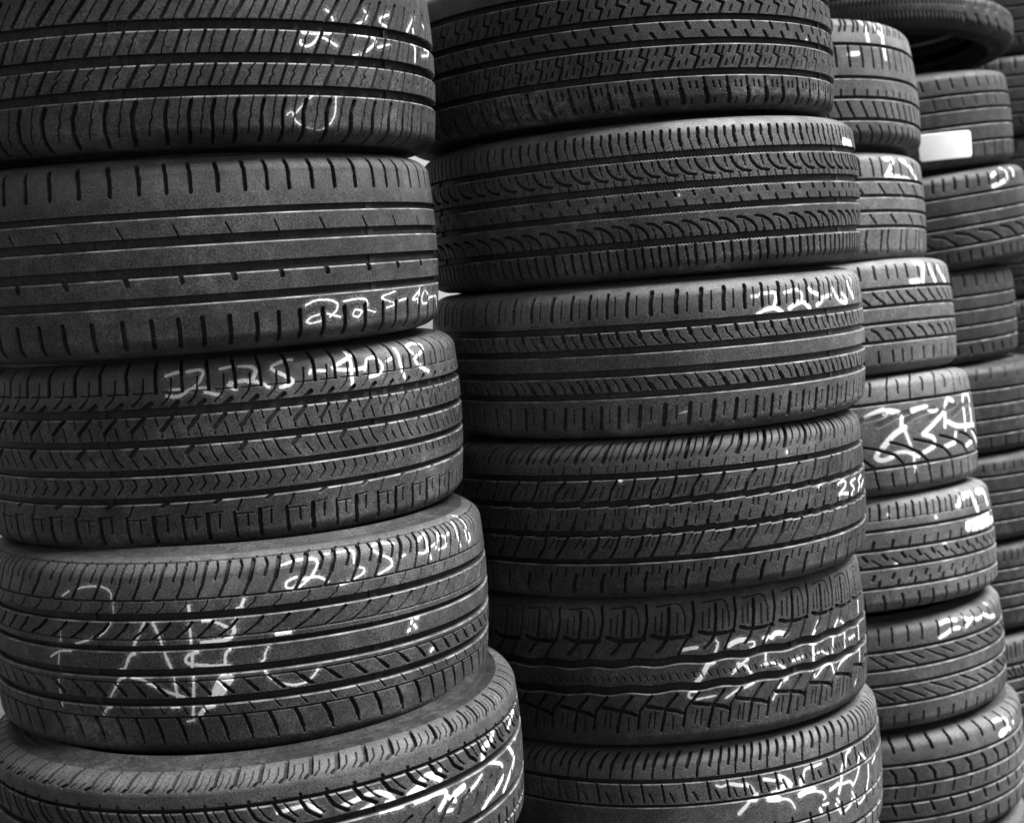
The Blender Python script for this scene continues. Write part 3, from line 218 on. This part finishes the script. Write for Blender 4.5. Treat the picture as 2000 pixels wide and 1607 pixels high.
def make_tyre(key, d, label, dust, res=1.0, seed=0, scuff=0.0, sticker=None):
    rnd = np.random.RandomState(seed + 7)
    R, Su, Sd = d['R'], d['up'], d['dn']
    pv, pa, pr = profile(R, Su, Sd)
    c = np.array(d['c']); n = np.array([d['n'][0], d['n'][1], 1.0]); n /= np.linalg.norm(n)
    e1 = np.array([1, 0, 0.]) - n * n[0]; e1 /= np.linalg.norm(e1); e2 = np.cross(n, e1)
    base = c - n * Sd / 1000
    root = bpy.data.objects.new('tyre', None); C.objects.link(root)
    root.empty_display_size = .05
    root.matrix_world = Matrix(((e1[0], e2[0], n[0], base[0]), (e1[1], e2[1], n[1], base[1]), (e1[2], e2[2], n[2], base[2]), (0, 0, 0, 1)))
    root['label'] = label; root['category'] = 'tyre'; root['group'] = 'used tyres piled in tall stacks'
    # ---- sample the tread surface
    phi = math.atan2(-c[1], -c[0]) + 0.0
    half = math.radians(84); st = res / R
    fine = np.arange(phi - half, phi + half, st)
    rest = np.arange(phi + half, phi - half + 2 * math.pi - st, st * 4)
    th = np.r_[fine, rest]
    s = ((th + math.pi / 2 + math.pi) % (2 * math.pi) - math.pi) * R      # arc length, 0 in front
    v0, v1 = pv[0] + 11, pv[-1] - 11
    rows = list(np.arange(v0, v1, res)); saw = SAW.get(key, {})
    for gi, (b, t_) in enumerate(d['g']):
        A = saw.get(gi, 0)
        for e in (b, t_):
            rows += list(np.arange(e - A - 1.4, e + A + .8, .45)) if A else [e - 1.3, e - .65, e - .35, e, e + .35, e + .7]
    rows = np.unique(np.round(np.array(rows), 2)); keep = np.r_[True, np.diff(rows) > .12]; v = rows[keep]
    v = v[(v >= v0) & (v <= v1)]; v[0] = v0; v[-1] = v1
    mk = np.array(d['m']); P = d['P']; K = np.arange(len(mk))
    U = np.where(s < mk[0], (s - mk[0]) / P, np.where(s > mk[-1], K[-1] + (s - mk[-1]) / P, np.interp(s, mk, K)))
    H = np.zeros((len(th), len(v))); EDGE = np.zeros_like(H)
    # ---- circumferential grooves
    gd = GROOVE_DEPTH.get(key, 5.5)
    twi = 1 - .35 * (np.abs(((s + 60 + 40 * (seed % 5)) % (R * math.pi / 3)) - 60) < 5)
    for gi, (b, t_) in enumerate(d['g']):
        A = saw.get(gi, 0)
        if key == 'I': off = A * ((U % 1) - .5)
        elif key == 'J': off = A * np.sin(U * 2 * math.pi + (1 if gi else 0))
        elif key == 'G': off = A * np.sign(np.sin(U * 2 * math.pi * 5))
        else: off = np.zeros_like(U)
        off = off[:, None]; dep = gd if (t_ - b) > 3 else 2.5
        wall = .7 if not A else .6
        dd = dep * (twi[:, None] if (t_ - b) > 5 else 1)
        up_side = np.clip(((t_ + off) - v[None]) / wall + .5, 0, 1) * dd
        lo_x = v[None] - (b + off)                      # lower lip: worn to a small chamfer, then a steep wall
        cham = 1.3 if (t_ - b) > 3 else .3
        lo_side = np.where(lo_x < 0, np.clip((lo_x + cham) / cham, 0, 1) * cham * .9, cham * .9 + np.clip(lo_x / .7, 0, 1) * (dd - cham * .9))
        H = np.maximum(H, np.clip(np.minimum(up_side, lo_side), 0, None))
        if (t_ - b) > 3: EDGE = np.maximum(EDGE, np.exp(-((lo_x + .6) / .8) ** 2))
    for f in d['f']:
        H = np.maximum(H, 1.6 * np.clip(1.1 - np.abs(v[None] - f), 0, 1))
    # ---- lateral slots and sipes, repeated round the tyre
    for per, w, dep, pts in d['st']:
        w = max(w, res * 1.25)
        if w < 2: dep = min(dep, 3)
        pp = np.array([[a * P, b] for a, b in pts]); p = per * P
        xc = (pp[:, 0].min() + pp[:, 0].max()) / 2; ext = (pp[:, 0].max() - pp[:, 0].min()) / 2 + w
        rsel = np.where((v > pp[:, 1].min() - w) & (v < pp[:, 1].max() + w))[0]
        if not len(rsel): continue
        base_x = ((U * P - xc + p / 2) % p) - p / 2 + xc
        copies = [0] + ([-p, p] if ext > p / 2 - 1 else [])
        best = None
        for cshift in copies:
            x = base_x + cshift
            csel = np.where(np.abs(x - xc) < ext + 1)[0]
            if not len(csel): continue
            dist = seg_dist(x[csel][:, None], v[rsel][None], pp)
            h = dep * np.clip((w / 2 + .45 * res - dist) / (.9 * res), 0, 1)
            ix = np.ix_(csel, rsel); H[ix] = np.maximum(H[ix], h)
    # keep the slots from cutting down the sidewall, soften blocks' worn tops
    fade = smooth01((v1 + 2 - v) / 10) * smooth01((v - v0 + 2) / 10)
    H *= fade[None]
    wob = .35 * np.sin(U * 2 * math.pi / 3.7 + seed)[:, None] * np.ones_like(v)[None]
    a = np.interp(v, pv, pa); r = np.interp(v, pv, pr)
    da = np.gradient(a); dr = np.gradient(r); L = np.hypot(da, dr); nr, na = da / L, -dr / L
    depth = H + wob * .3
    rr = r[None] - depth * nr[None]; aa = a[None] - depth * na[None]
    z0 = Sd
    X = np.stack([rr * np.cos(th)[:, None], rr * np.sin(th)[:, None], aa + z0], -1) / 1000
    me = grid_mesh('tread', X, True, res > 1.6)
    fattr(me, 'worn', np.clip(1 - H / 2.2, 0, 1))  # tone falls with depth: groove shade painted into the colour
    # thin pale line on each rib's upper lip: abraded rubber plus a painted sky highlight
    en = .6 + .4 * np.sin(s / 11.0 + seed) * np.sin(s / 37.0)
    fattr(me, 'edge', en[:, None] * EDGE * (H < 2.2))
    lo = smooth01((-v - 40) / 40) * 1.0 + smooth01((v - 70) / 30) * .35
    fattr(me, 'lit_dust', (smooth01((v - 48) / 38) * (1 - .5 * smooth01((v - v1 + 14) / 14)))[None] * np.clip(1 - H / 1.5, 0, 1))
    fattr(me, 'scuff', np.ones_like(U)[:, None] * lo[None] * scuff)
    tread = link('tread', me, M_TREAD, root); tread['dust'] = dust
    # ---- chalk writing: a thin layer of chalk lying on the raised rubber only
    if d['ch']:
        nf = len(fine); sf = s[:nf]; D = np.full((nf, len(v)), -9.0)
        for w, pts in d['ch']:
            q = np.array(pts, float)
            for _ in range(2):                      # round the corners of the hand-drawn stroke
                if len(q) > 2: q = np.vstack([q[:1], np.stack([.8 * q[:-1] + .2 * q[1:], .2 * q[:-1] + .8 * q[1:]], 1).reshape(-1, 2)[1:-1], q[-1:]])
            w = w * (1.3 if key == 'C' else 1.05)
            if len(q) == 2 and np.hypot(*(q[1] - q[0])) < .3: q[1] += .5
            cs = np.where((sf > q[:, 0].min() - w - 5) & (sf < q[:, 0].max() + w + 5))[0]
            rs = np.where((v > q[:, 1].min() - w - 5) & (v < q[:, 1].max() + w + 5))[0]
            if not len(cs) or not len(rs): continue
            dist = w / 2 - seg_dist(sf[cs][:, None], v[rs][None], q)
            ix = np.ix_(cs, rs); D[ix] = np.maximum(D[ix], dist)
        D = D - np.clip(H[:nf] - .7, 0, 5) * 4
        lift = .25
        rr2 = rr[:nf] + lift * nr[None]; aa2 = aa[:nf] + lift * na[None]
        X2 = np.stack([rr2 * np.cos(fine)[:, None], rr2 * np.sin(fine)[:, None], aa2 + z0], -1) / 1000
        ok = D > -4.5
        f = ok[:-1, :-1] | ok[1:, :-1] | ok[1:, 1:] | ok[:-1, 1:]
        idx = np.arange(nf * len(v)).reshape(nf, len(v))
        q = np.stack([idx[:-1, :-1], idx[1:, :-1], idx[1:, 1:], idx[:-1, 1:]], -1)[f]
        used, inv = np.unique(q.ravel(), return_inverse=True)
        me = bpy.data.meshes.new('chalk_writing')
        fill(me, X2.reshape(-1, 3)[used], inv.reshape(-1, 4)); fattr(me, 'mark', D.ravel()[used])
        link('chalk_writing', me, M_CHALK, root)
    # ---- two sidewalls with bead and inner liner
    th2 = np.linspace(0, 2 * math.pi, 400, endpoint=False)
    for sgn, S, vv in ((1, Su - 3, v1), (-1, Sd - 3, v0)):
        tail = np.linspace(vv, pv[-1] if sgn > 0 else pv[0], 10)
        A = np.interp(tail, pv, pa) * sgn; Rr = np.interp(tail, pv, pr); re = Rr[-1]
        extra = [(S, re - 4), (S + .9, re - 5.2), (S + .9, re - 6.4), (S + .4, re - 8), (S + 2.6, re - 13), (S + 4.5, re - 18), (S + 4.5, re - 22), (S + 2, re - 27), (S - 6, 246), (S - 14, 238), (S - 19, 231), (S - 25, 229), (S - 30, 233),
                 (S - 20, 248), (S - 14, R - 52), (S - 20, R - 32), (S - 34, R - 20), (S * .4, R - 15), (0, R - 14)]
        A = np.r_[A, [e[0] for e in extra]]; Rr = np.r_[Rr, [e[1] for e in extra]]
        X = np.stack([Rr[None] * np.cos(th2)[:, None], Rr[None] * np.sin(th2)[:, None], np.ones_like(th2)[:, None] * (A * sgn)[None] + z0], -1) / 1000
        if sgn > 0: pass
        else: X = X[:, ::-1]
        o = link('sidewall', grid_mesh('sidewall', X, True), M_SIDE, root); o['dust'] = dust * (.45 if key in 'ES' else .85)  # E and S sidewalls darker: shade on ledge and underside put into the colour
    if sticker:
        s0, s1, va, vb = sticker
        ss = np.linspace(s0, s1, 60); vs = np.linspace(va, vb, 30)
        th3 = ss / R - math.pi / 2
        A = np.interp(vs, pv, pa); Rr = np.interp(vs, pv, pr) + 1.0
        slope = (ss - s0) / (s1 - s0) * -4.5
        Xs = np.stack([Rr[None] * np.cos(th3)[:, None], Rr[None] * np.sin(th3)[:, None], (A[None] + slope[:, None]) + z0], -1) / 1000
        # round the corners
        cs, cv = (s0 + s1) / 2, (va + vb) / 2; hs, hv, rad = (s1 - s0) / 2, (vb - va) / 2, 3.5
        G = np.stack(np.meshgrid(ss, vs, indexing='ij'), -1); dx = np.abs(G[..., 0] - cs) - (hs - rad); dy = np.abs(G[..., 1] - cv) - (hv - rad)
        okc = ~((dx > 0) & (dy > 0) & (np.hypot(dx, dy) > rad))
        idx = np.arange(60 * 30).reshape(60, 30)
        f = okc[:-1, :-1] & okc[1:, :-1] & okc[1:, 1:] & okc[:-1, 1:]
        q = np.stack([idx[:-1, :-1], idx[1:, :-1], idx[1:, 1:], idx[:-1, 1:]], -1)[f]
        used, inv = np.unique(q.ravel(), return_inverse=True)
        me = bpy.data.meshes.new('paper_sticker'); fill(me, Xs.reshape(-1, 3)[used], inv.reshape(-1, 4))
        so_ = link('paper_sticker', me, M_PAPER, root)
        sm = so_.modifiers.new('thickness', 'SOLIDIFY'); sm.thickness = .0004
    return root

def copy_tyre(src, c, n, label):
    """a copy of a whole tyre: the root and each of its parts, sharing mesh data (chalk marks are not copied)"""
    r = src.copy(); C.objects.link(r); r['label'] = label
    nv = Vector((n[0], n[1], 1)).normalized(); e1 = (Vector((1, 0, 0)) - nv * nv.x).normalized(); e2 = nv.cross(e1)
    r.matrix_world = Matrix(((e1.x, e2.x, nv.x, c[0]), (e1.y, e2.y, nv.y, c[1]), (e1.z, e2.z, nv.z, c[2]), (0, 0, 0, 1)))
    for ch in src.children:
        if ch.name.startswith(('chalk', 'paper')): continue
        k = ch.copy(); C.objects.link(k); k.parent = r
    return r

# ------------------------------------------------------------------ the yard
n = 24; xs = np.sign(np.linspace(-1, 1, n)) * np.abs(np.linspace(-1, 1, n)) ** 3 * 600
gx, gy = np.meshgrid(xs, xs + 0.0, indexing='ij')
gm = grid_mesh('ground', np.stack([gx, gy, np.full_like(gx, GROUND_Z)], -1))
g = link('ground', gm, M_GROUND); g['kind'] = 'structure'

# ------------------------------------------------------------------ the tyres
LABELS = dict(
 A='tyre with wide grooves and a small chalk circle, topping the nearest left stack',
 B='worn smooth-ribbed tyre chalked 225-40 below its last groove, second down in the left stack',
 C='tyre with arrow sipes chalked 225-4018 in bold along its top shoulder, left stack',
 D='tyre chalked 235-40-18 with a large thin chalk scrawl across its ribs',
 E='tyre with notched shoulder and thick smeared chalk, below the large thin scrawl',
 F='tyre with zigzag slots and wide bare grooves, top of the middle stack',
 G='tyre with rows of curved hook-shaped slots, second down in the middle stack',
 H='tyre with pale dusty top shoulder chalked 225-6, third down in the middle stack',
 I='slanted block tread tyre with a small chalk 255 at its right edge',
 J='chunky all-season tyre with cross-shaped slots and chalk lines over three ribs',
 K='tyre with pale slit shoulder over heavy chalk 235-40, below the cross-slotted tyre',
 L='pale dusty tyre with a chalk 9 near its rounded top, topping the third stack',
 M='pale four-grooved tyre with a broad white chalk smear, second down in the third stack',
 N='dusty tyre with slanting slots between thin grooves, third down in the third stack',
 O='tyre with sweeping curved slots and bold chalk 235 across its whole face',
 P='tyre with two solid white chalk patches stacked at its right edge',
 Q='tyre with long and short diagonal slots and chalk 25 on its shoulder',
 R='tyre with widely spaced shoulder slits and a lone chalk 2 at right',
 T='narrow-ribbed tyre with a blank white paper sticker on its tread, fourth stack',
 U='dark tyre with chalk 25 on its slotted shoulder, under the one with the sticker',
 V='dark plain-ribbed tyre, second below the one with the white sticker',
 W='dark tyre third below the sticker tyre, beside the bold chalk 235',
 X='dark tyre fourth below the sticker tyre, beside the two white patches',
 Y='dark sliver of tyre, fifth below the one with the white sticker',
)
DUST = dict(A=.030, B=.034, C=.034, D=.034, E=.032, F=.034, G=.048, H=.066, I=.036, J=.034, K=.048,
            L=.065, M=.095, N=.085, O=.072, P=.078, Q=.058, R=.052, T=.034, U=.030, V=.024, W=.022, X=.018, Y=.020)
SCUFF = dict(A=.35, B=.5, C=.9, D=.8, E=.3, F=1.6, G=.7, H=.5, K=.8, P=.8, I=.1, J=.15)
RES = {**{k: .85 for k in 'ABCDE'}, **{k: 1.1 for k in 'FGHIJK'}, **{k: 1.5 for k in 'LMNOPQR'}, **{k: 2.0 for k in 'TUVWXY'}}
built = {}
for i, k in enumerate('ABCDEFGHIJKLMNOPQRTUVWXY'):
    built[k] = make_tyre(k, T[k], LABELS[k], DUST[k], RES[k], i, SCUFF.get(k, .3), (20, 148, -80.5, -24) if k == 'T' else None)

# the narrow tyre lying askew on top of the fourth stack, its dark underside showing
ns = np.array([.0657, .0629, 1]); ns /= np.linalg.norm(ns); cs = np.array([.8968, 3.2952, .505]) + ns * .042
sd_ = dict(T['V']); sd_.update(c=list(cs), n=[.0657, .0629], R=314.0, up=42, dn=42, g=[], f=[], ch=[], P=9.0, st=[[1, 2.2, 2.5, [[0, 8], [.3, 28]]], [1, 2.2, 2.5, [[0, -8], [.3, -28]]]])
sS = make_tyre('S', sd_, 'thin narrow tyre lying tilted on top of the fourth stack, its black underside showing', .03, 2.0, 40, .2)

ct = np.array([.86, 3.31, .505]) + ns * .088  # covering tyre added to keep light out of the hollow below
st_ = dict(T['V']); st_.update(c=list(ct + ns * .105), n=[.05, .05], up=105, dn=105, ch=[])
make_tyre('V', st_, 'tyre added above the thin tilted one to shade its hollow, mostly out of frame', .04, 3.0, 41, .2)

# tyres lower in the stacks, standing on the yard
def fill_down(src, k, h, names):
    d = T[k]; z = d['c'][2] - d['dn'] / 1000; top = z; cnt = len(names); w = (top - GROUND_Z) / cnt
    for i, (sk, lab) in enumerate(zip(src, names)):
        e = dict(T[sk]); cx = d['c'][0] + .012 * ((i * 7) % 3 - 1); cy = d['c'][1] + .01 * ((i * 5) % 3 - 1)
        e.update(c=[cx, cy, top - w * (i + .5)], n=[.004, -.003], up=w * 500, dn=w * 500, ch=[])
        make_tyre(sk, e, lab, .04, 2.0, 60 + i + len(k) * 3, .2)
fill_down('BGH', 'E', 3, ['lower tyre directly under the smeared-chalk tyre in the left stack', 'second tyre up from the ground in the left stack', 'bottom tyre of the left stack, flat on the ground'])
fill_down('HB', 'K', 2, ['tyre under the heavily chalked one low in the middle stack', 'bottom tyre of the middle stack, flat on the ground'])
fill_down('G', 'R', 1, ['bottom tyre of the third stack, under the lone chalk 2'])
fill_down('HG', 'Y', 2, ['second lowest tyre of the fourth stack, near the right picture edge', 'bottom tyre of the fourth stack, flat on the ground'])

# a fifth stack further back, seen as a sliver at the right
w5 = .2056; z5 = .65
e = dict(T['V']); e.update(c=[1.41, 3.93, z5], n=[.01, -.01], up=w5 * 500, dn=w5 * 500, ch=[])
top5 = make_tyre('V', e, 'topmost tyre of the far fifth stack, cut by the right picture edge', .06, 3.0, 80, .2)
for i in range(8):
    zb = z5 - w5 / 2 - w5 * (i + 1)
    copy_tyre(top5, (1.41 + .01 * ((i * 3) % 4 - 1.5), 3.93 + .008 * ((i * 5) % 3 - 1), zb), (.003 * (i % 3 - 1), 0), 'one of the dark tyres below the top of the far fifth stack')
